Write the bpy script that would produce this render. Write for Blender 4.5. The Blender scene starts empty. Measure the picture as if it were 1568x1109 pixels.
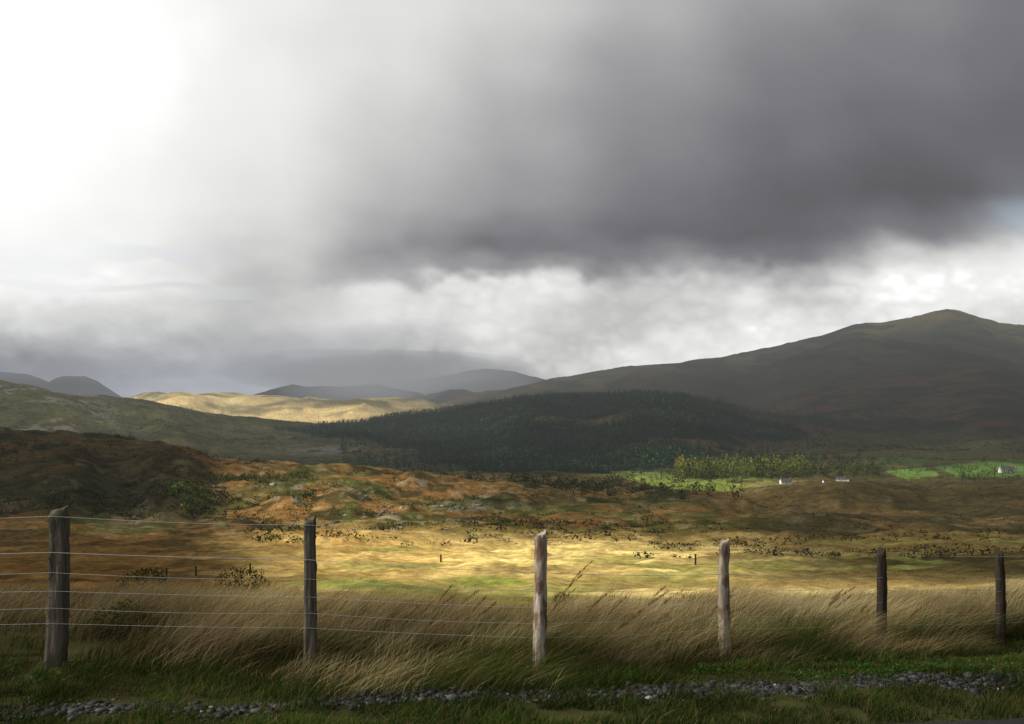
import bpy, math, numpy as np, bmesh
from mathutils import Vector
rng=np.random.default_rng(7)
F=1524.0; CX=784.0; HY=640.0; EYE=2.1
scene=bpy.context.scene
scene.view_settings.view_transform='Standard'
scene.view_settings.look='None'
scene.view_settings.exposure=0

# ---------------------------------------------------------------- helpers
def _h(ix,iy,seed):
    a=(ix.astype(np.int64)*374761393+iy.astype(np.int64)*668265263+seed*1442695041)&0xffffffff
    a=((a^(a>>13))*1274126177)&0xffffffff
    a=((a^(a>>16))*2246822519)&0xffffffff
    a=a^(a>>15)
    return (a&0xffffff)/float(0xffffff)*2-1
def vnoise(x,y,seed=0):
    x=np.asarray(x,float);y=np.asarray(y,float)
    xi=np.floor(x);yi=np.floor(y);fx=x-xi;fy=y-yi
    fx=fx*fx*fx*(fx*(fx*6-15)+10);fy=fy*fy*fy*(fy*(fy*6-15)+10)
    a=_h(xi,yi,seed);b=_h(xi+1,yi,seed);c=_h(xi,yi+1,seed);d=_h(xi+1,yi+1,seed)
    return (a*(1-fx)+b*fx)*(1-fy)+(c*(1-fx)+d*fx)*fy
def fbm(x,y,o=4,seed=0,g=.5):
    s=0;a=1;t=0
    for i in range(o):
        s=s+a*vnoise(x*(2.03**i)+i*17.3,y*(2.03**i)-i*9.1,seed+i*31);t+=a;a*=g
    return s/t
def ss(x,a,b):
    t=np.clip((x-a)/(b-a),0,1);return t*t*(3-2*t)
def lerp(a,b,t): return a+(b-a)*t
def make_mesh(name,V,Fc,mat,cols=None,smooth=False,extra=None,parent=None):
    V=np.asarray(V,np.float32);Fc=np.asarray(Fc,np.int32)
    me=bpy.data.meshes.new(name);n,k=Fc.shape
    me.vertices.add(len(V));me.vertices.foreach_set('co',V.ravel())
    me.loops.add(n*k);me.loops.foreach_set('vertex_index',Fc.ravel())
    me.polygons.add(n);me.polygons.foreach_set('loop_start',np.arange(0,n*k,k,dtype=np.int32))
    me.update(calc_edges=True);me.validate()
    if smooth: me.polygons.foreach_set('use_smooth',np.ones(len(me.polygons),bool))
    def att(nm,c):
        c=np.asarray(c,np.float32)
        if c.shape[1]==3:c=np.concatenate([c,np.ones((len(c),1),np.float32)],1)
        a=me.attributes.new(nm,'FLOAT_COLOR','POINT');a.data.foreach_set('color',c.ravel())
    if cols is not None: att('col',cols)
    if extra:
        for kx,v in extra.items():
            a=me.attributes.new(kx,'FLOAT','POINT');a.data.foreach_set('value',np.asarray(v,np.float32).ravel())
    ob=bpy.data.objects.new(name,me);scene.collection.objects.link(ob)
    me.materials.append(mat)
    if parent: ob.parent=parent
    return ob
def newmat(name):
    m=bpy.data.materials.new(name);m.use_nodes=True
    nt=m.node_tree;nt.nodes.clear()
    out=nt.nodes.new('ShaderNodeOutputMaterial');return m,nt,out
def N(nt,t,**kw):
    n=nt.nodes.new(t)
    for k,v in kw.items(): setattr(n,k,v)
    return n
def noise_mul(nt,color_socket,scales,coord='Object',stretch=None):
    tc=N(nt,'ShaderNodeTexCoord');cur=color_socket
    src=tc.outputs[coord]
    for sc,lo,hi in scales:
        nz=N(nt,'ShaderNodeTexNoise');nz.inputs['Scale'].default_value=sc;nz.inputs['Detail'].default_value=4
        nt.links.new(src,nz.inputs['Vector'])
        mr=N(nt,'ShaderNodeMapRange');mr.inputs['From Min'].default_value=.3;mr.inputs['From Max'].default_value=.7
        mr.inputs['To Min'].default_value=lo;mr.inputs['To Max'].default_value=hi
        nt.links.new(nz.outputs['Fac'],mr.inputs['Value'])
        vm=N(nt,'ShaderNodeVectorMath',operation='SCALE')
        nt.links.new(cur,vm.inputs[0]);nt.links.new(mr.outputs[0],vm.inputs['Scale']);cur=vm.outputs[0]
    return cur
def attr_mat(name,scales=(),transl=0.0,rough=1.0,spec=0.0):
    m,nt,out=newmat(name)
    a=N(nt,'ShaderNodeAttribute',attribute_name='col')
    c=noise_mul(nt,a.outputs['Color'],scales) if scales else a.outputs['Color']
    b=N(nt,'ShaderNodeBsdfPrincipled');b.inputs['Roughness'].default_value=rough
    b.inputs['Specular IOR Level'].default_value=spec
    nt.links.new(c,b.inputs['Base Color']);sh=b.outputs[0]
    if transl>0:
        t=N(nt,'ShaderNodeBsdfTranslucent');nt.links.new(c,t.inputs['Color'])
        mx=N(nt,'ShaderNodeMixShader');mx.inputs[0].default_value=transl
        nt.links.new(sh,mx.inputs[1]);nt.links.new(t.outputs[0],mx.inputs[2]);sh=mx.outputs[0]
    nt.links.new(sh,out.inputs['Surface']);return m
def flat_mat(name,c,scales=(),rough=.8,spec=.2,metal=0):
    m,nt,out=newmat(name)
    r=N(nt,'ShaderNodeRGB');r.outputs[0].default_value=(*c,1)
    cs=noise_mul(nt,r.outputs[0],scales) if scales else r.outputs[0]
    b=N(nt,'ShaderNodeBsdfPrincipled');b.inputs['Roughness'].default_value=rough
    b.inputs['Specular IOR Level'].default_value=spec;b.inputs['Metallic'].default_value=metal
    nt.links.new(cs,b.inputs['Base Color']);nt.links.new(b.outputs[0],out.inputs['Surface']);return m

# ---------------------------------------------------------------- terrain
PX=np.array([-3.67,-1.63,.22,1.97,3.81,5.34]);PY=np.array([8.0,8.05,8.15,9.2,10.3,10.9])
PZ=np.array([.13,.09,0,-.13,-.3,-.42]);PH=np.array([1.23,1.19,1.15,1.087,1.034,1.044])
def fenceY(X):
    y=np.interp(X,PX,PY); y=np.where(X>5.34,10.9+.35*(X-5.34),y); return np.where(X<-3.67,8.0+.02*(X+3.67),y)
def fenceZ(X): return np.interp(X,PX,PZ)
def gravY(X): return 7.50+.115*X
def roadY(X): return 6.80+.12*(X-2.7)
bY=np.log(np.array([9,12,20,30,50,80,120,180,260,400,600,900,1300,2000,3000,5000,8000,12000,40000.]))
bI=np.array([995,980,960,942,918,892,870,847,826,797,770,744,724,700,682,666,656,650,644.])
def P(*a):
    a=np.array(a,float).reshape(-1,2);return a[:,0],a[:,1]
RIDGES=[
 (P(-500,560, -200,600, 0,657, 60,662,150,670,220,678,300,689,330,700,400,706,500,715,580,727,700,740,800,748,900,765,1000,800),P(-500,750,300,700,600,620,900,600),430,300),
 (P(-500,640,1000,770,1130,762,1200,748,1290,742,1340,745,1420,752,1500,742,1568,735,1800,700,2100,690),P(0,650,2000,620),200,200),
 (P(-500,540,-200,560,0,581,40,588,100,601,150,607,200,613,260,626,310,638,400,645,480,651,560,655,620,664,700,676,800,690),P(0,3000,800,2800),1700,1500),
 (P(400,675,430,660,560,647,650,636,740,622,800,614,880,609,960,607,1040,611,1100,621,1150,632,1230,640,1350,648,1568,660,2000,665),P(400,3300,1300,3000,2000,2800),1800,900),
 (P(150,640,200,618,220,611,280,607,340,608,400,615,500,618,600,618,650,622,720,640),P(0,5500,1000,5500),1600,900),
 (P(500,660,600,640,700,606,770,597,835,583,900,572,960,561,1040,555,1100,547,1180,532,1240,517,1258,515,1310,498,1326,495,1350,496,1400,485,1432,476,1450,474,1468,477,1500,490,1530,499,1568,499,1700,515,1900,560,2100,600),P(500,7500,835,6800,1450,6000,2100,5800),4200,3000),
 (P(300,645,340,618,400,603,430,594,448,590,470,594,520,592,580,590,640,602,665,612,720,640),P(0,8200,1000,8200),1500,1200),
 (P(630,640,655,606,690,598,712,597,740,606,780,640),P(0,7900,1000,7900),900,900),
 (P(480,620,560,587,620,582,660,580,700,573,715,569,745,566,790,570,835,583,880,600,960,640),P(0,11000,1000,11000),2200,2000),
 (P(-400,600,-100,560,0,570,40,573,62,580,75,586,85,580,97,577,130,576,150,585,185,608,210,625,260,645),P(0,13800,1000,13800),2500,2000),
]
def T(X,Y):
    X=np.asarray(X,float);Y=np.asarray(Y,float)
    th=np.arctan2(X,Y);r=np.hypot(X,Y);tc=np.clip(th,-.7,.7)
    D=np.maximum(r*np.cos(tc),1.);u=np.tan(tc);px=CX+F*u
    lD=np.log(D)
    zb=EYE-(np.interp(lD,bY,bI)-HY)/F*D
    z=zb.copy()
    for (c,d,wf,wb) in RIDGES:
        yc=np.interp(px,c[0],c[1],left=c[1][0],right=c[1][-1]);Dc=np.interp(px,d[0],d[1])
        Dc=Dc*(1+.04*vnoise(px/90.,0*px,5))
        zc=EYE-(yc-HY)/F*Dc
        t=(Dc-D)/wf; tb=(D-Dc)/wb
        if wf>3000:
            f=np.where(t>0,np.clip(t,0,1)**.85,0); f=lerp(f,ss(f,0,1),.4)
        else: f=np.where(t>0,ss(t,0,1),0)
        f=np.where(tb>0,ss(tb,0,1),f)
        zr=zc-(zc-zb+5)*f
        zr=np.where((px<c[0][0]-1)&(c[0][0]>-400)|(px>c[0][-1]+1)&(c[0][-1]<1900),zb-5,zr)
        z=np.maximum(z,zr)
    w1=ss(D,150,500)*(1-ss(D,9000,14000))
    z+=fbm(X/170,Y/170,3,11)*6.0*w1
    lump=fbm(X/48,Y/60,4,12)
    z+=(lump+.4*np.maximum(lump-.08,0)*3)*2.6*ss(D,90,330)*(1-ss(D,1500,2500)*.5)
    # low rocky knolls
    kn=np.maximum(fbm(X/26,Y/32,3,19)-.18,0);z+=kn*5.0*ss(D,260,420)*(1-ss(D,950,1100))
    gul=1-2*np.abs(fbm(X/520,Y/900,4,13))
    z+=gul*36*ss(D,3600,5000)*(1-ss(D,5600,5900)*.75)
    z+=fbm(X/600,Y/500,5,16,.6)*30*ss(D,1500,2300)*(1-ss(D,3200,3800)*.5)*(1-ss(D,5600,5900)*.6)
    z+=fbm(X/11,Y/11,3,14,.6)*1.1*ss(D,30,130)*(1-ss(D,1000,1500))
    z+=fbm(X/2.6,Y/2.6,2,15)*.34*ss(D,14,40)*(1-ss(D,250,400))
    yf=fenceY(X);zf=fenceZ(X);yg=gravY(X)
    zn=zf*ss(Y,yg+.1,yf)+.02*vnoise(X*2,Y*2,9)*ss(Y,yg-.9,yg-.5)
    w=ss((Y-yf)/(11+.3*np.abs(X)),0,1)
    return zn*(1-w)+z*w
def img(X,Y,Z):
    Ys=np.maximum(Y,.5);return CX+F*X/Ys, HY-F*(Z-EYE)/Ys
def hit(px,py):
    u=(px-CX)/F;Ys=np.geomspace(9,20000,2500);z=T(u*Ys,Ys);iy=HY-F*(z-EYE)/Ys
    k=np.argmax(iy<=py);return u*Ys[k],Ys[k],z[k]

fine=np.radians(np.arange(-31,31.0001,.066))
left=np.radians(np.arange(-180,-31,1.5));right=np.radians(np.arange(32.5,180,1.5))
th=np.concatenate([left,fine,right]);na=len(th)
rr=np.concatenate([np.geomspace(.4,12,60),np.geomspace(12,30000,720)[1:]]);nr=len(rr)
TH,RR=np.meshgrid(th,rr);X=RR*np.sin(TH);Y=RR*np.cos(TH)
Z=T(X,Y)
ipx,ipy=img(X,Y,Z)
ipx=np.where(Y>.5,ipx,np.where(X>0,3000,-1500))
# -------- land cover
def C(*c): return np.array(c,float)
def mix(col,c,m): return col*(1-m[...,None])+C(*c)*m[...,None]
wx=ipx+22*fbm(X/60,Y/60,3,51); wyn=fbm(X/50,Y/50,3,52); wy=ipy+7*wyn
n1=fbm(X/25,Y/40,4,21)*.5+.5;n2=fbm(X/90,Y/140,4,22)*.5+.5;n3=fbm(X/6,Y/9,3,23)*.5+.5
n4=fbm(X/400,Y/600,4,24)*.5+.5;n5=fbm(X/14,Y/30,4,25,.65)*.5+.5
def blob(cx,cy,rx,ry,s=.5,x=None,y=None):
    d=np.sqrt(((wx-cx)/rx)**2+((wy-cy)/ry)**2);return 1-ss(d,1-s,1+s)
col=np.zeros(X.shape+(3,))+C(.44,.30,.10)
col=mix(col,(.24,.13,.04),ss(n1,.44,.62)*.75)
col=mix(col,(.13,.10,.035),ss(n5,.52,.66)*.5)
col=mix(col,(.60,.45,.17),ss(n3,.5,.7)*.6)
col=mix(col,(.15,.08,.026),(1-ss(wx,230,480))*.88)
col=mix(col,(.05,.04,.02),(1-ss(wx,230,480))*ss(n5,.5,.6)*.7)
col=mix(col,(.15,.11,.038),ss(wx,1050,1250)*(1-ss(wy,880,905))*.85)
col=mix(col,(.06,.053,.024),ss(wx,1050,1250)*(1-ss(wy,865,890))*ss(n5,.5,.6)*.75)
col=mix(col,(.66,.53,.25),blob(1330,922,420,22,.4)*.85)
col=mix(col,(.80,.62,.23),blob(850,864,330,40,.6)*(.4+.55*ss(n3,.4,.62)))  # sunlit core of the field brightened in the ground colour
col=mix(col,(.62,.41,.13),blob(560,850,170,36,.6)*.6)  # sunlight widened to the left, also put into the colour
col=mix(col,(.26,.28,.07),ss(fbm(X/18,Y/22,3,78),.12,.32)*(1-ss(Y,180,260))*ss(wx,420,600)*.6)
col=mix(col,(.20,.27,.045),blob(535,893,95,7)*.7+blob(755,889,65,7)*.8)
col=mix(col,(.03,.028,.015),blob(1262,812,70,11,.5)*.8+blob(1190,800,60,6,.5)*.5)
# heath slope
m=ss(Y,230,330)*(1-ss(Y,1000,1200))
hc=C(.24,.13,.042)+0*col
hc=mix(hc,(.055,.05,.02),ss(n5,.47,.58)*.85)
hc=mix(hc,(.10,.11,.03),ss(n2,.48,.6)*ss(n1,.4,.55)*.85)
hc=mix(hc,(.34,.26,.12),ss(n3,.58,.72)*.45)
hc=mix(hc,(.025,.02,.012),(1-ss(wx,230,400))*(1-ss(wy,770,805))*.9)  # shadow on the left mound darkened into the ground colour
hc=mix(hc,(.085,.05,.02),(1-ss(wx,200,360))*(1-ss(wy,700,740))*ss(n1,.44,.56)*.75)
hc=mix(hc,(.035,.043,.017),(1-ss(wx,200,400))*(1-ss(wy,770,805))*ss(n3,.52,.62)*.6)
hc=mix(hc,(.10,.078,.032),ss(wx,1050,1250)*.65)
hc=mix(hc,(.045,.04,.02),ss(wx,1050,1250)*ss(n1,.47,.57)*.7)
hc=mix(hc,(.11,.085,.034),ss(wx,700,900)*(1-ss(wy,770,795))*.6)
rk=ss(np.maximum(fbm(X/26,Y/32,3,19)-.18,0),.05,.14)*ss(n3,.52,.62)*ss(Y,260,400)*(blob(560,775,210,45,.5)*.6+.12)
hc=mix(hc,(.25,.225,.17),rk)
hc=mix(hc,(.03,.035,.015),ss(n1,.5,.58)*blob(880,755,330,16,.5)*.85)
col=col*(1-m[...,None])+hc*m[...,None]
# valley and beyond
m=ss(Y,1000,1150);vc=C(.055,.052,.024)+0*col
vc=mix(vc,(.12,.09,.034),ss(n2,.5,.62)*.7)
vc=mix(vc,(.03,.038,.02),ss(n4,.48,.6)*.75)
vc=mix(vc,(.024,.028,.016),ss(n1,.53,.62)*.6)
vc=mix(vc,(.12,.115,.04),ss(wx,1050,1300)*ss(wy,650,672)*.6)
vc=mix(vc,(.17,.085,.03),ss(wx,1080,1200)*ss(fbm(X/140,Y/90,3,79),.1,.3)*(1-ss(wy,650,670))*.6)
col=col*(1-m[...,None])+vc*m[...,None]
# left far hillside
ml=ss(Y,1500,1900)*(1-ss(Y,3600,4000))*(1-ss(wx,560,660))
lc=C(.080,.076,.032)+0*col;lc=mix(lc,(.13,.10,.04),ss(n4,.45,.58)*.7);lc=mix(lc,(.04,.045,.022),ss(n2,.5,.62)*.7);lc=mix(lc,(.03,.034,.018),ss(n1,.52,.6)*.5)
lc=mix(lc,(.20,.18,.14),(1-ss(wx,120,200))*ss(n2,.44,.55)*ss(n1,.4,.55)*.7)
lc=mix(lc,(.15,.14,.12),blob(495,690,60,10,.5)*ss(n1,.45,.55)*.8)
col=col*(1-ml[...,None])+lc*ml[...,None]
# plateau
mp=ss(Y,4000,4300)*(1-ss(Y,6500,6800))*(1-ss(wx,650,720))
pc=C(.54,.41,.19)+0*col;pc=mix(pc,(.16,.15,.075),ss(fbm(X/260,Y/160,3,80)*.5+.5,.46,.58)*.75);pc=mix(pc,(.68,.55,.29),ss(fbm(X/120,Y/300,3,77),.1,.35)*.5)
col=col*(1-mp[...,None])+pc*mp[...,None]
# mountain
mm=ss(Y,3300,4300)*ss(wx,650,720)
mc=C(.072,.067,.036)+0*col;mc=mix(mc,(.12,.095,.048),ss(fbm(X/250,Y/900,4,33)*.5+.5,.45,.6)*.6);mc=mix(mc,(.03,.034,.024),ss(fbm(X/160,Y/500,4,34)*.5+.5,.48,.58)*.65)
mc=mix(mc,(.035,.038,.03),ss(2*np.abs(fbm(X/520,Y/900,4,13))-.35,0,.4)*.4)
col=col*(1-mm[...,None])+mc*mm[...,None]
mf=ss(Y,6900,7300);col=mix(col,(.055,.06,.06),mf)
# forest
FP=np.array([(430,664),(560,645),(650,630),(740,614),(880,600),(1040,600),(1130,616),(1190,650),(1180,680),(1130,706),(1050,720),(900,727),(760,727),(690,714),(650,694),(560,674),(480,672)],float)
def inpoly(x,y,Pg):
    ins=np.zeros(np.shape(x),bool);j=len(Pg)-1
    for i in range(len(Pg)):
        xi,yi=Pg[i];xj,yj=Pg[j]
        c=((yi>y)!=(yj>y))&(x<(xj-xi)*(y-yi)/(yj-yi+1e-9)+xi);ins^=c;j=i
    return ins
def infor(X,Y,px,py):
    return inpoly(px+75*fbm(X/230,Y/300,4,52),py+10*fbm(X/200,Y/260,4,53),FP)&(fbm(X/260,Y/200,4,54)>-.34+.25*ss(np.abs(px-850),150,330))&(Y>1250)&(Y<3600)
fm=infor(X,Y,ipx,ipy)
col=mix(col,(.022,.034,.02),fm*1.)
def quad(pg,c,ymin=700,ymax=2600,s=.9):
    global col
    q=inpoly(ipx+9*wyn,ipy+1.6*wyn,np.array(pg,float))&(Y>ymin)&(Y<ymax);col=mix(col,c,q*s*(.7+.3*n3))
quad([(960,734),(1020,728),(1090,735),(1150,744),(1160,754),(1040,750),(1000,744)],(.22,.30,.06))
quad([(890,728),(960,722),(1120,725),(1200,736),(1100,737),(1020,731)],(.14,.20,.05),s=.8)
quad([(1110,744),(1200,736),(1300,736),(1260,753),(1150,756)],(.24,.24,.08))
quad([(1325,702),(1400,700),(1435,709),(1400,713),(1345,711)],(.15,.28,.055))
quad([(1350,722),(1415,716),(1440,727),(1390,735)],(.15,.27,.055))
quad([(1430,715),(1500,706),(1580,702),(1580,728),(1465,730)],(.14,.27,.055))
quad([(1230,700),(1580,668),(1580,700),(1380,716)],(.19,.18,.06),s=.65)
mv=1-ss(Y,fenceY(X)+1.5,fenceY(X)+6);mv=np.where(Y<3,1,mv)
col=mix(col,(.05,.05,.02),mv)
col=np.clip(col*(0.85+.3*n3[...,None]),.005,.8)
idx=np.arange(na*nr).reshape(nr,na)
a=idx[:-1,:-1].ravel();b=idx[:-1,1:].ravel();c=idx[1:,1:].ravel();d=idx[1:,:-1].ravel()
fc=np.stack([a,b,c,d],1)
fc=np.concatenate([fc,np.stack([idx[:-1,-1],idx[:-1,0],idx[1:,0],idx[1:,-1]],1)])[:,::-1]
gm=attr_mat('moorland_ground',[(.9,.62,1.36),(.11,.7,1.3),(.012,.85,1.15),(5.,.75,1.2)])
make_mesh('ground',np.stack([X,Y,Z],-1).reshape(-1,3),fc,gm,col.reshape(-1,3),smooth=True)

# ---------------------------------------------------------------- sun & clouds
SA=math.radians(-100);SE=math.radians(36)
S=np.array([math.sin(SA)*math.cos(SE),math.cos(SA)*math.cos(SE),math.sin(SE)])
sd=bpy.data.lights.new('sun','SUN');sd.energy=5;sd.angle=math.radians(.5);sd.color=(1,.91,.73)
so=bpy.data.objects.new('sun',sd);scene.collection.objects.link(so)
so.rotation_euler=Vector(S).to_track_quat('Z','Y').to_euler();so.location=(-50,-20,60)
DECK=750.
K=7e-5;HAZ=np.array([.25,.258,.262]);HTOP=705.;HR=16000.
def sunmask(px,py,Yd):
    x=px+25*fbm(px/120,py/60,3,71);y=py+9*fbm(px/90,py/40,3,72)
    def e(cx,cy,rx,ry,s=.5):
        d=np.sqrt(((x-cx)/rx)**2+((y-cy)/ry)**2);return 1-ss(d,1-s,1+s)
    L=.02+0*px
    def mx(v):
        nonlocal L;L=np.maximum(L,v)
    near=1-ss(Yd,1450,1650);mid=(Yd>1650)&(Yd<3900);pl=(Yd>4000)&(Yd<6500)
    mx(1.0*e(790,866,320,50,.6)*near);mx(.9*e(1300,920,480,34,.5)*near);mx(.55*e(850,905,620,60,.5)*near)
    mx(.85*e(500,765,240,46,.5)*near);mx(.3*e(1350,800,300,60,.6)*near);mx(.95*e(620,822,240,30,.6)*near);mx(.42*e(850,780,280,34,.6)*near)
    mx(.10*e(150,740,260,60,.5)*near)
    mx(.95*e(1130,722,200,32,.5)*near);mx(.85*e(1440,705,210,34,.5)*near)
    mx(np.where(py>935,.8,0))
    pm=np.maximum(1.*e(300,616,110,14,.4),1.*e(500,636,175,13,.4))
    mx(pm*pl);mx(.6*e(170,638,110,18,.6)*mid);mx(.25*e(330,655,150,10,.6)*mid)
    return L
dth=np.concatenate([np.radians(np.arange(-180,-30,.6)),np.radians(np.arange(-30,30,.13)),np.radians(np.arange(30,180,1.))])
dr=np.geomspace(40,42000,520)
DT,DR=np.meshgrid(dth,dr);dx=DR*np.sin(DT);dy=DR*np.cos(DT);nd=len(dth);mr_=len(dr)
zg=np.full(dx.shape,-30.)
for _ in range(3):
    gx=dx-S[0]/S[2]*(DECK-zg);gy=dy-S[1]/S[2]*(DECK-zg);zg=T(gx,gy)
gpx,gpy=img(gx,gy,zg)
L=sunmask(gpx,gpy,gy)
L=np.where(gy<9,.8*(1-ss(np.hypot(gx,gy),60,200)),L)
outf=ss(np.abs(gpx-784),1000,1500)*(gy>9)
L=L*(1-outf*(np.hypot(gx,gy)>60))
cover=1-L  # gaps in the cloud shaped to let sun onto chosen ground patches
tx=np.array([-300,0,200,400,600,784,1000,1200,1400,1568,1900.])
ty=np.array([-300,0,100,200,300,350,385,415,440,480,530,560,590,620.])
tab=np.array([
[235,240,235,220,200,180,160,145,130,120,120],
[252,252,250,240,228,208,180,154,137,124,120],
[255,255,253,238,222,192,154,132,124,116,112],
[252,252,248,234,210,174,138,120,112,106,106],
[250,250,244,228,190,154,118,102, 98,118,126],
[247,247,240,218,170,134,106, 99,122,196,196],
[245,245,238,206,152,118,124,112,200,238,230],
[243,243,234,196,165,142,152,158,230,243,232],
[240,240,230,192,218,224,186,188,232,240,230],
[218,218,212,192,216,216,196,220,236,226,220],
[174,176,179,182,192,202,210,236,226,216,210],
[150,152,160,170,168,186,226,228,214,210,205],
[148,154,166,166,162,172,214,212,208,205,200],
[165,168,176,168,160,170,200,205,205,200,195]],float)
def tabl(px,py):
    px=np.clip(px,tx[0],tx[-1]-1e-3);py=np.clip(py,ty[0],ty[-1]-1e-3)
    i=np.clip(np.searchsorted(tx,px,side='right')-1,0,len(tx)-2);j=np.clip(np.searchsorted(ty,py,side='right')-1,0,len(ty)-2)
    fx=(px-tx[i])/(tx[i+1]-tx[i]);fy=(py-ty[j])/(ty[j+1]-ty[j])
    fx=fx*fx*(3-2*fx);fy=lerp(fy,fy*fy*(3-2*fy),.5)
    return (tab[j,i]*(1-fx)+tab[j,i+1]*fx)*(1-fy)+(tab[j+1,i]*(1-fx)+tab[j+1,i+1]*fx)*fy
front=dy>50
spx=np.where(front,CX+F*dx/np.maximum(dy,50),np.where(dx>0,1900,-300));spy=np.where(front,HY-F*(DECK-EYE)/np.maximum(dy,50),-300)
spx=np.clip(spx,-2500,4000);spy=np.clip(spy,-2500,660)
rx=(spx*.95+spy*.3);ry=(spy*.95-spx*.3)
low=ss(spy,300,450)
wpx=spx+50*fbm(rx/190,ry/150,4,81);wpy=spy+22*fbm(rx/150,ry/85,5,82)+18*low*fbm(spx/46,spy/32,4,83)
g=tabl(wpx,wpy)
g=g+ (10*fbm(rx/240,ry/170,5,84)+low*(5+17*fbm(spx/95,spy/44,5,85)+8*(np.abs(fbm(spx/46,spy/30,3,86))*3-.6)*ss(spy,370,430)*ss(spx,500,750)))*(1-ss(g,232,252)*.8)
g=np.clip(g,60,255)/255.
lin=np.where(g>.04,((g+.055)/1.055)**2.4,g/12.92)
lin=lin*(1+.12*ss(g,.95,1.))
dark=(1-ss(g,.4,.8))[...,None]
tint=lerp(np.array([1.,1.0,.99]),np.array([.97,.97,1.05]),dark)
tint=tint*lerp(np.array([1,1,1.]),np.array([.93,.98,1.06]),(ss(spy,470,600)*(1-ss(spx,300,800)))[...,None])
blue=(np.exp(-((spx-1570)/50)**2-((spy-330)/26)**2))[...,None]
dc=lin[...,None]*tint; dc=dc*(1-blue*.5)+np.array([.36,.46,.56])*blue*.5
Lp=np.minimum(HTOP/np.maximum(DECK/np.hypot(DR,DECK),1e-3),HR*1.0);Tr=np.exp(-K*Lp)[...,None]
dc=np.clip((dc-HAZ*(1-Tr))/Tr,.02,1.6)
idx=np.arange(nd*mr_).reshape(mr_,nd)
fd=np.stack([idx[:-1,:-1].ravel(),idx[:-1,1:].ravel(),idx[1:,1:].ravel(),idx[1:,:-1].ravel()],1)
fd=np.concatenate([fd,np.stack([idx[:-1,-1],idx[:-1,0],idx[1:,0],idx[1:,-1]],1)])
V=np.stack([dx,dy,np.full(dx.shape,DECK)],-1).reshape(-1,3)
cm,nt,out=newmat('cloud_cover')
at=N(nt,'ShaderNodeAttribute',attribute_name='col');ac=N(nt,'ShaderNodeAttribute',attribute_name='cover')
em=N(nt,'ShaderNodeEmission');nt.links.new(at.outputs['Color'],em.inputs['Color'])
tr=N(nt,'ShaderNodeBsdfTransparent');mxs=N(nt,'ShaderNodeMixShader')
nt.links.new(ac.outputs['Fac'],mxs.inputs[0]);nt.links.new(tr.outputs[0],mxs.inputs[1]);nt.links.new(em.outputs[0],mxs.inputs[2])
nt.links.new(mxs.outputs[0],out.inputs['Surface'])
try: cm.cycles.emission_sampling='NONE'
except Exception as e: print(e)
make_mesh('cloud_layer',V,fd,cm,dc.reshape(-1,3),smooth=True,extra={'cover':cover.ravel()})

def volmat(name,k,c):
    hm,nt,out=newmat(name)
    va=N(nt,'ShaderNodeVolumeAbsorption');va.inputs['Color'].default_value=(0,0,0,1);va.inputs['Density'].default_value=k
    ve=N(nt,'ShaderNodeEmission');ve.inputs['Color'].default_value=(*c,1);ve.inputs['Strength'].default_value=k
    ad=N(nt,'ShaderNodeAddShader');nt.links.new(va.outputs[0],ad.inputs[0]);nt.links.new(ve.outputs[0],ad.inputs[1])
    nt.links.new(ad.outputs[0],out.inputs['Volume'])
    try: hm.cycles.emission_sampling='NONE'
    except Exception: pass
    return hm
hv=np.array([(x,y,z) for x in(-16000,16000) for y in(-2000,16000) for z in(-400,HTOP)],float)
hf=[[0,1,3,2],[4,6,7,5],[0,4,5,1],[2,3,7,6],[0,2,6,4],[1,5,7,3]]
make_mesh('atmospheric_haze',hv,hf,volmat('haze_air',K,HAZ))
def ico(sub):
    bm=bmesh.new();bmesh.ops.create_icosphere(bm,subdivisions=sub,radius=1);v=np.array([x.co[:] for x in bm.verts]);f=np.array([[q.index for q in x.verts] for x in bm.faces]);bm.free();return v,f
vv,ff_=ico(4)
for (px,py,D,rx_,ry_,rz_,k,c) in [(585,572,9400,1500,900,230,20e-4,(.32,.33,.35)),(560,592,7200,620,500,170,20e-4,(.33,.335,.34)),(60,560,12600,2400,900,230,4.5e-4,(.31,.34,.38))]:
    x=(px-CX)/F*D;z=EYE-(py-HY)/F*D
    E=bpy.data.objects.new('rain_cloud',None);scene.collection.objects.link(E);E.location=(x,D,z)
    vm=volmat('rain_mist',k/4,c)
    for q,s in enumerate((1.,.78,.56,.36)):
        W=vv*(1+.25*fbm(vv[:,0]*1.6+px+q,vv[:,1]*1.6+vv[:,2]*1.3,3,93))[:,None]
        make_mesh('mist_body_%d'%(q+1),W*np.array([rx_,ry_,rz_])*s,ff_,vm,smooth=True,parent=E)

# world
w=bpy.data.worlds.new('World');scene.world=w;w.use_nodes=True;nt=w.node_tree;nt.nodes.clear()
wo=N(nt,'ShaderNodeOutputWorld');bg=N(nt,'ShaderNodeBackground');bg.inputs['Strength'].default_value=.1
sk=N(nt,'ShaderNodeTexSky');sk.sky_type='NISHITA';sk.sun_disc=False;sk.sun_elevation=SE;sk.sun_rotation=math.radians(260)
tc=N(nt,'ShaderNodeTexCoord');sx=N(nt,'ShaderNodeSeparateXYZ');nt.links.new(tc.outputs['Generated'],sx.inputs[0])
cr=N(nt,'ShaderNodeMapRange');cr.inputs['From Min'].default_value=-.40;cr.inputs['From Max'].default_value=-.23
nt.links.new(sx.outputs['X'],cr.inputs['Value'])
hc_=N(nt,'ShaderNodeMixRGB');hc_.inputs[1].default_value=(12.2,12.2,12.2,1);hc_.inputs[2].default_value=(6.8,6.8,6.9,1);nt.links.new(cr.outputs[0],hc_.inputs[0])
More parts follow.
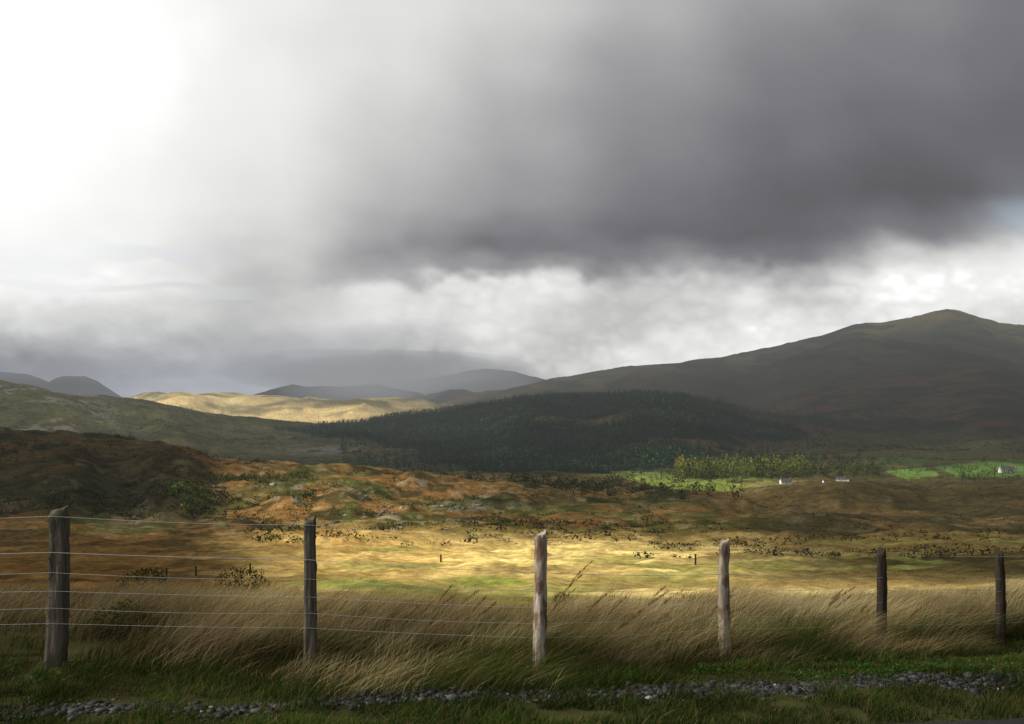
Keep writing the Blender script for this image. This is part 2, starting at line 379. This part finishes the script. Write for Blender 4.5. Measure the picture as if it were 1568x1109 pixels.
mxc=N(nt,'ShaderNodeMixRGB');mxc.inputs[0].default_value=.95
nt.links.new(sk.outputs[0],mxc.inputs[1]);nt.links.new(hc_.outputs[0],mxc.inputs[2]);nt.links.new(mxc.outputs[0],bg.inputs['Color']);nt.links.new(bg.outputs[0],wo.inputs['Surface'])

# ---------------------------------------------------------------- vegetation generators
def blades(name,bx,by,bz,h,w,lx,ly,col,mat,tipcol=None,ang=None):
    n=len(bx);ang=rng.uniform(0,math.pi,n) if ang is None else ang
    sx=np.cos(ang)*w;sy=np.sin(ang)*w*.6
    V=np.zeros((n,7,3));CO=np.zeros((n,7,3));lv=[0,.35,.7,1.];ww=[1,.85,.5,0];k=0
    for i,t in enumerate(lv):
        cx=bx+lx*h*t**1.8;cy=by+ly*h*t**1.8;cz=bz+h*t*(1-.25*t*np.hypot(lx,ly))
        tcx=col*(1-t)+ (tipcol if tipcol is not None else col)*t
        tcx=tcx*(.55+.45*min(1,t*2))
        if i<3:
            V[:,k,0]=cx-sx*ww[i];V[:,k,1]=cy-sy*ww[i];V[:,k,2]=cz;CO[:,k]=tcx;k+=1
            V[:,k,0]=cx+sx*ww[i];V[:,k,1]=cy+sy*ww[i];V[:,k,2]=cz;CO[:,k]=tcx;k+=1
        else: V[:,k,0]=cx;V[:,k,1]=cy;V[:,k,2]=cz;CO[:,k]=tcx
    f=np.array([[0,1,3],[0,3,2],[2,3,5],[2,5,4],[4,5,6]])
    FF=(np.arange(n)[:,None,None]*7+f[None]).reshape(-1,3)
    return make_mesh(name,V.reshape(-1,3),FF,mat,CO.reshape(-1,3))
gmat=attr_mat('grass_blades',[],transl=.35)
def pal(n,cs,ws,j=.25):
    cs=np.array(cs);k=rng.choice(len(cs),n,p=np.array(ws)/sum(ws));return np.clip(cs[k]*rng.uniform(1-j,1+j,(n,1)),0,.75)
n=150000
bx=rng.uniform(-8,11,n);off=rng.beta(1.2,1.9,n)*4.6-.6;by=fenceY(bx)+off
cl=fbm(bx*1.1,by*1.3,3,61);keep=rng.uniform(-.55,.3,n)<cl+.1*(off>.1);bx=bx[keep];by=by[keep];off=off[keep];cl=cl[keep];n=len(bx)
h=(.29+.42*cl+rng.uniform(-.12,.15,n))*np.where(off<0,.55+off*.4,1.0);h=np.clip(h,.07,.52)*(1-.35*ss(off,1,3.5))
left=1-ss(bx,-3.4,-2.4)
col=pal(n,[(.66,.50,.26),(.46,.31,.14),(.74,.60,.37),(.14,.18,.04),(.26,.14,.06)],[5,3,3,1.8,1.4])
gre=pal(n,[(.05,.085,.018),(.09,.13,.03),(.20,.18,.06),(.17,.10,.045)],[3,3,1.3,1])
pg=.86-off*1.1+1.3*fbm(bx*.8,by*.9,3,62)-.9*np.clip(cl,-.3,.4)
gm_=(rng.uniform(0,1,n)<np.clip(pg,.06,.96))[:,None]
col=np.where(gm_,gre,col)*(1-.5*left[:,None])*(1+.8*np.clip(fbm(bx*.55,by*.8,2,63),-.7,.6))[:,None]  # dimmer light at the left end put into the blade colour
lx=rng.normal(.8,.35,n)+.3*cl;ly=rng.normal(-.08,.25,n)
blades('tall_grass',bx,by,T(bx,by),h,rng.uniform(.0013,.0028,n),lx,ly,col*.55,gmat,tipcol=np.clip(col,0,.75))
n=110000
bx=rng.uniform(-7,9,n);by=rng.uniform(0,1,n);y0=roadY(bx)+.02;y1=fenceY(bx)+.1;by=y0+(y1-y0)*by
gw=.17+.05*vnoise(bx*1.3,0*bx,44)
dg=np.abs(by-gravY(bx)+.12*vnoise(bx*2.2,0*bx,4));keep=(rng.uniform(0,1,n)<np.where(dg<gw,.42,.95))&(fbm(bx*3,by*3,2,65)>-.35);bx=bx[keep];by=by[keep];n=len(bx)
col=pal(n,[(.03,.065,.013),(.06,.10,.02),(.11,.11,.03),(.18,.13,.055)],[5,4,2,1.3])
col*=(1+.9*np.clip(fbm(bx*.9,by*1.5,3,68),-.7,.7))[:,None]
h=rng.uniform(.03,.10,n)*(1+1.6*np.clip(fbm(bx*2,by*2,2,66),-.4,1))
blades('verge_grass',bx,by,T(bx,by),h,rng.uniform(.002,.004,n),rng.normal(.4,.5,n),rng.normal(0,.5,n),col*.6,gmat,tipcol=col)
n=150000
by=np.exp(rng.uniform(math.log(14),math.log(120),n));bx=by*rng.uniform(-.62,.62,n)
cl=fbm(bx/1.6,by/1.8,3,67);keep=cl>rng.uniform(-.15,.4,n);bx=bx[keep];by=by[keep];n=len(bx)
px_,_=img(bx,by,0*bx)
col=pal(n,[(.66,.51,.20),(.48,.33,.12),(.72,.59,.28),(.24,.27,.06)],[4,3,3,2.2])
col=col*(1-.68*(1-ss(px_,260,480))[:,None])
sc=np.clip(by/25,.8,3.2)
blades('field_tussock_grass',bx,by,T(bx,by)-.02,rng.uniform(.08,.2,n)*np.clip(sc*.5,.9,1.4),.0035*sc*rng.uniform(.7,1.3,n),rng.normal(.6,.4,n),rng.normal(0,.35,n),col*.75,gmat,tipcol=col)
st=[(905,862),(893,880),(880,905),(940,905),(1018,900),(1010,915),(1000,925),(735,905),(690,900),(700,912),(660,925),(1290,905),(1310,900),(1302,915),(920,920),(960,915),(640,930),(1120,915),(560,935),(1420,925),(240,925),(140,935),(1045,905),(760,925),(985,935),(1330,925),(1500,925),(130,925),(115,940),(1022,908),(1285,915),(745,915)]
BX=[];BY=[];BZ=[];HH=[];WW=[];LX=[];LY=[];CC=[];AA=[]
for (tpx,tpy) in st:
    D=float(rng.uniform(8.3,9.4)) if tpx<1000 else float(rng.uniform(9.6,11))
    tipx=(tpx-CX)/F*D;tipz=EYE-(tpy-HY)/F*D
    lean=rng.uniform(.4,.7);x0=tipx
    for _ in range(3):
        z0=float(T(np.array([x0]),np.array([D]))[0]);hh=(tipz-z0)/(1-.25*lean);x0=tipx-lean*hh
    BX.append(x0);BY.append(D);BZ.append(z0);HH.append(hh);WW.append(.003);LX.append(lean);LY.append(0.);CC.append((.28,.18,.08));AA.append(0.)
    for q in range(44):
        t=rng.uniform(.70,1.0);BX.append(x0+lean*hh*t**1.8);BY.append(D+rng.normal(0,.008));BZ.append(z0+hh*t*(1-.25*t*lean))
        HH.append(rng.uniform(.03,.065));WW.append(.0028);LX.append(rng.uniform(.2,1.3));LY.append(rng.normal(0,.4));CC.append(rng.uniform(.8,1.2)*np.array((.22,.13,.055)));AA.append(rng.uniform(0,3))
BX,BY,BZ,HH,WW,LX,LY,CC,AA=[np.array(q) for q in(BX,BY,BZ,HH,WW,LX,LY,CC,AA)]
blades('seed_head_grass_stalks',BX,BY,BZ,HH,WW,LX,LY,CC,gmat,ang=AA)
lmat=attr_mat('leaf_foliage',[],transl=.25)
def clusters(cx,cy,cz,rx,rz,n,size,cols,shape='bush',flower=None):
    m=len(cx);th=rng.uniform(0,2*math.pi,(m,n));u=rng.uniform(-1,1,(m,n));rad=rng.uniform(.45,1,(m,n))**.6
    lump=1+.28*np.sin(th*3+rng.uniform(0,6,(m,1)))+.15*np.sin(th*5+u*4)
    if shape=='tall':
        hh=rng.uniform(0,1,(m,n));pr=np.sin(np.clip(hh*1.0+.06,0,1)*math.pi)**.6*(1-.35*hh)
        px=np.cos(th)*rad*pr*lump;py=np.sin(th)*rad*pr*lump;pz=hh
    elif shape=='cone':
        hh=rng.uniform(0,1,(m,n))**1.3;pr=(1-hh)*(.75+.25*np.sin(hh*28));px=np.cos(th)*rad*pr;py=np.sin(th)*rad*pr;pz=hh
    else:
        q=np.sqrt(1-u*u);px=np.cos(th)*rad*q*lump;py=np.sin(th)*rad*q*lump;pz=.42+.55*u*rad
    P0=np.stack([cx[:,None]+px*rx[:,None],cy[:,None]+py*rx[:,None],cz[:,None]+pz*rz[:,None]],-1)
    s=(size[:,None]*rng.uniform(.6,1.4,(m,n)))[...,None,None]
    off=rng.normal(0,1,(m,n,3,3));off/=np.linalg.norm(off,axis=-1,keepdims=True);off=off*s
    V=(P0[:,:,None,:]+off).reshape(-1,3)
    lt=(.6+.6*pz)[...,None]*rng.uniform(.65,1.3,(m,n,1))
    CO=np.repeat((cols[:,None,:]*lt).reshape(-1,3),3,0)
    return V,CO
def trifaces(V): return np.arange(len(V)).reshape(-1,3)
def mass(name,parts):
    V=np.concatenate([p[0] for p in parts]);CO=np.concatenate([p[1] for p in parts]);return make_mesh(name,V,trifaces(V),lmat,np.clip(CO,.003,.6))
n=70000
Yt=rng.uniform(1300,3500,n);Xt=Yt*rng.uniform(-.26,.32,n);Zt=T(Xt,Yt);a_,b_=img(Xt,Yt,Zt)
k=infor(Xt,Yt,a_,b_)|((rng.uniform(0,1,n)<.10)&(a_>520)&(a_<1280)&(b_>615)&(b_<735));Xt=Xt[k][:18000];Yt=Yt[k][:18000];Zt=Zt[k][:18000];n=len(Xt)
pn=fbm(Xt/110,Yt/180,3,95)
H=rng.uniform(8,15,n)*(1+.5*pn)
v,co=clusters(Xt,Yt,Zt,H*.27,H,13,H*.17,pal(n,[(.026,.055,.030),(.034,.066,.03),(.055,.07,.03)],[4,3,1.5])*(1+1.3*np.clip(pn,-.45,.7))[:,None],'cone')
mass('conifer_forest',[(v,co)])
def scatter(n,x0,x1,y0,y1,Ya,Yb,seed=0,th=-.1,sc=40,fade=0.):
    Yt=np.exp(rng.uniform(math.log(Ya),math.log(Yb),n*40));Xt=(rng.uniform(x0,x1,n*40)-CX)/F*Yt;Zt=T(Xt,Yt);a_,b_=img(Xt,Yt,Zt)
    k=(b_>y0)&(b_<y1-rng.exponential(fade+1e-6,len(Xt)))&(fbm(Xt/sc,Yt/sc,3,seed)>th+rng.uniform(-.12,.12,len(Xt)));return Xt[k][:n],Yt[k][:n],Zt[k][:n]
parts=[]
def addtrees(n,box,Yr,hr,cs,ws,shape,leaf=26,wr=.35,th=-.1,seed=3,sc=40,ls=.11,fade=0.):
    x,y,z=scatter(n,*box,*Yr,seed,th,sc,fade);m=len(x)
    if m==0: print('none',box);return
    H=rng.uniform(hr[0]**.5,hr[1]**.5,m)**2;H=H*rng.uniform(.75,1.1,m);parts.append(clusters(x,y,z-.3,H*wr*rng.uniform(.8,1.4,m),H,leaf,H*ls,pal(m,cs,ws,.4),shape))
addtrees(420,(1035,1240,719,733),(900,1650),(10,24),[(.13,.155,.035),(.08,.12,.03),(.19,.18,.045)],[3,3,2],'tall',90,.22,-.5,3,60,.08)
addtrees(260,(1230,1350,718,735),(800,1600),(6,13),[(.12,.14,.04),(.07,.10,.03),(.18,.15,.05)],[3,3,1],'tall',60,.34,-.4,3,40)
addtrees(220,(1340,1600,690,738),(700,1700),(4,10),[(.09,.12,.035),(.055,.075,.025)],[2,3],'tall',50,.42,0.0)
addtrees(450,(780,1140,732,770),(600,1500),(3,8),[(.035,.048,.018),(.055,.06,.024)],[3,2],'tall',40,.55,-.05,5,50,.14,10)
addtrees(300,(540,900,718,745),(700,1600),(3,8),[(.035,.05,.019),(.06,.066,.025)],[3,2],'tall',40,.5,.0,8,50,.14)
addtrees(200,(1120,1340,700,722),(1300,2300),(5,10),[(.035,.05,.02),(.06,.06,.022)],[3,2],'tall',30,.45,.0,8,70,.14)
mass('valley_woodland',parts)
parts=[]
SB=[(.045,.052,.02),(.075,.095,.028),(.10,.075,.032)]
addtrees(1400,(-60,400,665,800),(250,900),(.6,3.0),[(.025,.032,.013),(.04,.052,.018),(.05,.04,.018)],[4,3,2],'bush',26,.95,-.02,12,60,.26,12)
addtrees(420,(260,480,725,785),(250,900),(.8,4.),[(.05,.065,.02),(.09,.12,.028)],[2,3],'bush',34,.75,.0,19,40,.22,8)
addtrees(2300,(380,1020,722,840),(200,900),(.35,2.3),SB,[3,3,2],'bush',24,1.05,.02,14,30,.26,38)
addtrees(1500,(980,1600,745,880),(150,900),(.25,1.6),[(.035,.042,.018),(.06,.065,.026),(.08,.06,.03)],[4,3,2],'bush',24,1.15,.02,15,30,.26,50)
addtrees(900,(-60,700,610,705),(1400,3200),(3,7),[(.035,.045,.02),(.05,.06,.026)],[4,3],'bush',14,1.,.08,17,120,.3)
addtrees(600,(1120,1600,640,705),(1400,3200),(3,7),[(.03,.04,.02),(.05,.048,.025)],[4,3],'bush',14,1.2,.1,18,120,.3)
mass('scrub',parts)
def gorse(px,py,D,r,seed,yel=.06):
    x=(px-CX)/F*D;z=float(T(np.array([x]),np.array([D]))[0])
    v1,c1=clusters(np.array([x]),np.array([D]),np.array([z]),np.array([r]),np.array([r*1.2]),1500,np.array([r*.06]),np.array([(.035,.045,.015)]),'bush')
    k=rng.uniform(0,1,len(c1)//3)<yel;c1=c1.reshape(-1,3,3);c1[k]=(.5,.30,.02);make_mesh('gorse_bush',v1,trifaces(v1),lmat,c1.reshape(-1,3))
gorse(222,915,12.,.3,1,.04);gorse(372,930,12.5,.3,2,.0);gorse(190,970,9.0,.28,3,.0);gorse(860,940,12.,.13,4,.0)
n=1000;bx=rng.uniform(-5,7,n);by=gravY(bx)+rng.uniform(.1,.85,n)+.15*fbm(bx*2,0*bx,2,3);k=fbm(bx*1.7,by*2,2,77)>-.0;bx=bx[k];by=by[k];n=len(bx)
v,co=clusters(bx,by,T(bx,by),rng.uniform(.03,.08,n),rng.uniform(.03,.08,n),22,np.full(n,.014),pal(n,[(.03,.08,.015),(.06,.115,.022)],[1,1]),'bush');mass('verge_weeds',[(v,co)])

# ---------------------------------------------------------------- stones / boulders
def stones(name,x,y,z,s,cols,sub,mat,sink=.3,flat=.7):
    v,f=ico(sub);n=len(x);V=np.repeat(v[None],n,0)
    V=V*(1+rng.uniform(-.28,.28,(n,len(v),1)));V=np.sign(V)*np.abs(V)**.8
    V*=rng.uniform(.6,1.3,(n,1,3))*np.array([1,1,flat]);a=rng.uniform(0,6.28,n)
    ca,sa=np.cos(a)[:,None],np.sin(a)[:,None];vx=V[...,0]*ca-V[...,1]*sa;vy=V[...,0]*sa+V[...,1]*ca
    V=np.stack([vx,vy,V[...,2]],-1)*s[:,None,None]+np.stack([x,y,z+s*(flat-sink*2)*.5],-1)[:,None]
    FF=(np.arange(n)[:,None,None]*len(v)+f[None]).reshape(-1,3)
    make_mesh(name,V.reshape(-1,3),FF,mat,np.repeat(cols,len(v),0))
smat=attr_mat('stone',[(40.,.7,1.3)],rough=.6,spec=.25)
n=9000;bx=rng.uniform(-6,8,n);by=gravY(bx)+rng.normal(0,.11,n)-.12*vnoise(bx*2.2,0*bx,4)
stones('gravel',bx,by,T(bx,by),rng.gamma(2.2,.0052,n)+.004,pal(n,[(.03,.03,.033),(.06,.06,.063),(.013,.013,.015),(.4,.38,.35)],[5,3,5,.06]),1,smat)
rmat=attr_mat('boulder_rock',[(.6,.5,1.3),(3.,.7,1.2)],rough=.95)
cen=[(545,750,40),(555,757,30),(590,774,30),(590,784,25),(500,812,50),(680,808,40),(560,790,40),(372,726,26),(700,780,30),(460,772,30),(205,797,20),(340,745,30),(610,806,40),(430,745,40),(520,800,30)]
bx=[];by=[];bz=[];bs=[]
for (a0,b0,sp) in cen:
    for q in range(13):
        x,y,z=hit(a0+rng.normal(0,sp*.5),b0+rng.normal(0,3));
        if 80<y<1200: bx.append(x);by.append(y);bz.append(z);bs.append(min(rng.gamma(1.4,.36)*(y/420)+.16,2.0))
bx,by,bz,bs=map(np.array,(bx,by,bz,bs))
stones('boulders',bx,by,bz,bs,pal(len(bx),[(.26,.24,.19),(.17,.155,.12),(.36,.33,.27)],[4,4,1.5]),2,rmat,.5,.6)
xs=np.linspace(-60,60,121);e=roadY(xs)+.03*vnoise(xs*2.5,0*xs,2)
V=np.concatenate([np.stack([xs,e,0*xs+.012],1),np.stack([xs,e-7,0*xs+.012],1)]);i=np.arange(120)
make_mesh('road',V,np.stack([i+121,i+122,i+1,i],1),flat_mat('asphalt',(.03,.03,.032),[(60.,.6,1.4),(1.5,.85,1.15)],.95,.05))

# ---------------------------------------------------------------- fence
def wood(name,c1,c2,c3,thr=.5):
    m,nt,out=newmat(name);tc=N(nt,'ShaderNodeTexCoord')
    mp=N(nt,'ShaderNodeMapping');mp.inputs['Scale'].default_value=(26,26,2.2);nt.links.new(tc.outputs['Object'],mp.inputs['Vector'])
    n1=N(nt,'ShaderNodeTexNoise');n1.inputs['Scale'].default_value=1.4;n1.inputs['Detail'].default_value=6;nt.links.new(mp.outputs[0],n1.inputs['Vector'])
    mp2=N(nt,'ShaderNodeMapping');mp2.inputs['Scale'].default_value=(9,9,4);nt.links.new(tc.outputs['Object'],mp2.inputs['Vector'])
    n2=N(nt,'ShaderNodeTexNoise');n2.inputs['Scale'].default_value=1.2;n2.inputs['Detail'].default_value=5;nt.links.new(mp2.outputs[0],n2.inputs['Vector'])
    r1=N(nt,'ShaderNodeValToRGB');r1.color_ramp.elements[0].position=.35;r1.color_ramp.elements[1].position=.65
    r1.color_ramp.elements[0].color=(*c2,1);r1.color_ramp.elements[1].color=(*c1,1);nt.links.new(n1.outputs['Fac'],r1.inputs[0])
    r2=N(nt,'ShaderNodeMapRange');r2.inputs['From Min'].default_value=thr;r2.inputs['From Max'].default_value=thr+.08;r2.inputs['To Max'].default_value=.85;nt.links.new(n2.outputs['Fac'],r2.inputs['Value'])
    mx=N(nt,'ShaderNodeMixRGB');mx.inputs[2].default_value=(*c3,1);nt.links.new(r2.outputs[0],mx.inputs[0]);nt.links.new(r1.outputs[0],mx.inputs[1])
    b=N(nt,'ShaderNodeBsdfPrincipled');b.inputs['Roughness'].default_value=.85;b.inputs['Specular IOR Level'].default_value=.15
    bp=N(nt,'ShaderNodeBump');bp.inputs['Strength'].default_value=.8;bp.inputs['Distance'].default_value=.012;nt.links.new(n1.outputs['Fac'],bp.inputs['Height']);nt.links.new(bp.outputs[0],b.inputs['Normal'])
    nt.links.new(mx.outputs[0],b.inputs['Base Color']);nt.links.new(b.outputs[0],out.inputs['Surface']);return m
w_grey=wood('weathered_grey_wood',(.14,.125,.10),(.06,.05,.038),(.075,.083,.05),.56)
w_pale=wood('peeled_pale_wood',(.54,.48,.41),(.27,.21,.16),(.15,.08,.05),.49)
w_pale2=wood('weathered_brown_wood',(.38,.33,.26),(.17,.135,.10),(.11,.07,.045),.52)
w_dark=wood('dark_wood',(.045,.036,.027),(.018,.014,.011),(.08,.07,.05),.6)
fe=bpy.data.objects.new('wire_fence',None);scene.collection.objects.link(fe)
def post(name,x,y,z,h,r,sq,mat,tilt,seed):
    rg=np.random.default_rng(seed);nr_=34;ns=20;V=[];
    zs=np.concatenate([[-.35],np.linspace(-.02,h,nr_-1)])
    bend=rg.uniform(-.014,.014,2);knots=[(rg.uniform(.1,.95)*h,rg.uniform(0,6.28)) for _ in range(4)]
    for i,zz in enumerate(zs):
        t=max(zz,0)/h
        for j in range(ns):
            a=2*math.pi*j/ns;ca,sa=math.cos(a),math.sin(a)
            rad=r*(1.06-.12*t)
            if sq: rad*= (1/max(abs(math.cos(a-.15)),abs(math.sin(a-.15))))*.88
            rad*=1+.12*float(vnoise(np.array([j*.9+seed*7]),np.array([zz*5.]),seed)[0])+.05*math.sin(3*a+seed)+.07*float(vnoise(np.array([j*1.7]),np.array([zz*22.]),seed+3)[0])
            for (kz,ka) in knots: rad*=1+.16*math.exp(-((zz-kz)/.035)**2-(math.remainder(a-ka,6.2832)/.5)**2)
            top=(.02*ca+.012*sa+.012*math.sin(3*a+seed))*(1 if i==nr_-1 else 0)
            if i==nr_-1: rad*=.92
            V.append((rad*ca+bend[0]*math.sin(t*3)+tilt[0]*zz,rad*sa+bend[1]*math.sin(t*3)+tilt[1]*zz,zz+top))
    me_f=[]
    for i in range(nr_-1):
        for j in range(ns):
            q=(j+1)%ns;me_f.append((i*ns+j,i*ns+q,(i+1)*ns+q,(i+1)*ns+j))
    me=bpy.data.meshes.new(name);me_f.append(tuple((nr_-1)*ns+j for j in range(ns)));me.from_pydata(V,[],me_f)
    for p in me.polygons[:-1]: p.use_smooth=True
    me.materials.append(mat);ob=bpy.data.objects.new(name,me);scene.collection.objects.link(ob);ob.location=(x,y,z);ob.parent=fe
allp=[(-7.6,7.95,.13,1.2,.06,True,w_grey,(0,0)),(-5.6,7.98,.13,1.2,.06,True,w_grey,(0,0))]
mats=[w_grey,w_grey,w_pale,w_pale2,w_dark,w_dark];rad=[.074,.052,.050,.050,.048,.048];tl=[(.02,0),(-.005,0),(.012,0),(-.008,0),(.008,0),(-.01,0)]  # wood tones also carry the uneven sunlight: pale where lit, dark where not
for i in range(6): allp.append((PX[i],PY[i],PZ[i],PH[i],rad[i],i<2,mats[i],tl[i]))
allp+=[(7.3,float(fenceY(7.3)),-.44,1.05,.05,False,w_dark,(0,0)),(9.3,float(fenceY(9.3)),-.44,1.05,.05,False,w_dark,(0,0))]
for i,p in enumerate(allp): post('post_%d'%(i+1),p[0],p[1],p[2],p[3],p[4],p[5],p[6],p[7],i+3)
wm=flat_mat('galvanised_wire',(.46,.47,.48),(),.45,.5,.3)
def tube(name,pts,r,mat,parent):
    cu=bpy.data.curves.new(name,'CURVE');cu.dimensions='3D';cu.bevel_depth=r;cu.bevel_resolution=1
    sp=cu.splines.new('POLY');sp.points.add(len(pts)-1)
    for i,p in enumerate(pts): sp.points[i].co=(*p,1)
    ob=bpy.data.objects.new(name,cu);scene.collection.objects.link(ob);cu.materials.append(mat);ob.parent=parent
for wi,fr in enumerate([.965,.73,.60,.48,.37,.27]):
    pts=[]
    for i in range(len(allp)-1):
        A,B=allp[i],allp[i+1]
        for q in range(8):
            t=q/8;x=lerp(A[0],B[0],t)+.0;y=lerp(A[1],B[1],t)-lerp(A[4],B[4],t)*1.03
            z=lerp(A[2]+A[3]*fr,B[2]+B[3]*fr,t)-.012*math.sin(t*math.pi)*(1+.5*math.sin(wi*3+i))
            pts.append((x,y,z))
    tube('wire_%d'%(wi+1),pts,[.0015,.0020,.0012,.0012,.0011,.0011][wi],wm,fe)
ff=bpy.data.objects.new('field_fence',None);scene.collection.objects.link(ff)
i=0
for (a0,b0,hp) in [(255,885,15),(300,882,15),(383,878,15),(655,950,10),(682,948,10),(1020,950,10),(1210,947,10),(1485,950,9),(675,862,12),(1065,865,16),(1350,905,9),(560,955,10)]:
    x,y,z=hit(a0,b0);y=float(y);hm_=min(1.3,hp/F*y);r=max(.04,.0009*y)
    vv=[];nn=7
    for zz,k in((-.2,1.1),(hm_*.5,1.),(hm_,.9)):
        for j in range(nn):
            a=j/nn*6.283;vv.append((math.cos(a)*r*k,math.sin(a)*r*k,zz))
    f_=[(q*nn+j,q*nn+(j+1)%nn,(q+1)*nn+(j+1)%nn,(q+1)*nn+j) for q in range(2) for j in range(nn)]+[tuple(2*nn+j for j in range(nn))]
    me=bpy.data.meshes.new('post');me.from_pydata(vv,[],f_);me.materials.append(w_dark);i+=1
    o=bpy.data.objects.new('field_post_%d'%i,me);scene.collection.objects.link(o);o.location=(x,y,z);o.parent=ff

# ---------------------------------------------------------------- cottages
white=flat_mat('white_render',(.8,.79,.76),[(1.,.92,1.05)]);slate=flat_mat('slate_roof',(.10,.10,.11),[(2.,.8,1.2)]);glass=flat_mat('window_glass',(.03,.035,.04),(),.2,.5);stonem=flat_mat('chimney_stone',(.3,.28,.26))
def cottage(px,py,wpx,rot,wing=False):
    x,y,z=hit(px,py);L_=wpx/F*y;Wd=L_*.45;Hh=L_*.27;rf=L_*.2
    E=bpy.data.objects.new('white_cottage',None);scene.collection.objects.link(E);E.location=(x,y,z-.3);E.rotation_euler=(0,0,rot)
    def m(nm,V,Fa,mt):
        me=bpy.data.meshes.new(nm);me.from_pydata(V,[],Fa);me.materials.append(mt);o=bpy.data.objects.new(nm,me);scene.collection.objects.link(o);o.parent=E
    l,w_=L_/2,Wd/2
    m('walls',[(-l,-w_,0),(l,-w_,0),(l,w_,0),(-l,w_,0),(-l,-w_,Hh),(l,-w_,Hh),(l,w_,Hh),(-l,w_,Hh),(-l,0,Hh+rf),(l,0,Hh+rf)],[(0,1,5,4),(2,3,7,6),(1,2,6,9,5),(3,0,4,8,7)],white)
    o=.04*L_;m('roof',[(-l-o,-w_-o,Hh-.02*L_),(l+o,-w_-o,Hh-.02*L_),(l+o,0,Hh+rf+.03*L_),(-l-o,0,Hh+rf+.03*L_),(l+o,w_+o,Hh-.02*L_),(-l-o,w_+o,Hh-.02*L_)],[(0,1,2,3),(3,2,4,5)],slate)
    def box(nm,cx,cy,cz,sx,sy,sz,mt):
        V=[(cx+a*sx/2,cy+b*sy/2,cz+c*sz/2) for a in(-1,1) for b in(-1,1) for c in(-1,1)];m(nm,V,[(0,1,3,2),(4,6,7,5),(0,4,5,1),(2,3,7,6),(0,2,6,4),(1,5,7,3)],mt)
    for s_,nm in((-1,'chimney_1'),(1,'chimney_2')): box(nm,s_*l*.88,0,Hh+rf*1.15,L_*.07,L_*.08,rf*.7,stonem)
    for k_,fx in enumerate((-.6,-.25,.3,.65)): box('window_%d'%(k_+1),fx*l,-w_,Hh*.6,L_*.08,.12,Hh*.38,glass)
    box('door',0.02*l,-w_,Hh*.37,L_*.07,.12,Hh*.72,slate)
    if wing: box('porch_wing',l*1.35,0,Hh*.4,L_*.35,Wd*.7,Hh*.8,white)
cottage(1203,741,17,.15);cottage(1288,737,14,-.5,True);cottage(1541,724,21,.1,True);cottage(1264,739,9,.3)

# ---------------------------------------------------------------- camera
cd=bpy.data.cameras.new('camera');cam=bpy.data.objects.new('camera',cd);scene.collection.objects.link(cam)
cd.sensor_width=36;cd.lens=36*F/1568;cd.clip_start=.1;cd.clip_end=80000;cd.shift_y=(HY-554.5)/1568
cam.location=(0,0,EYE);cam.rotation_euler=(math.radians(90),0,0);scene.camera=cam
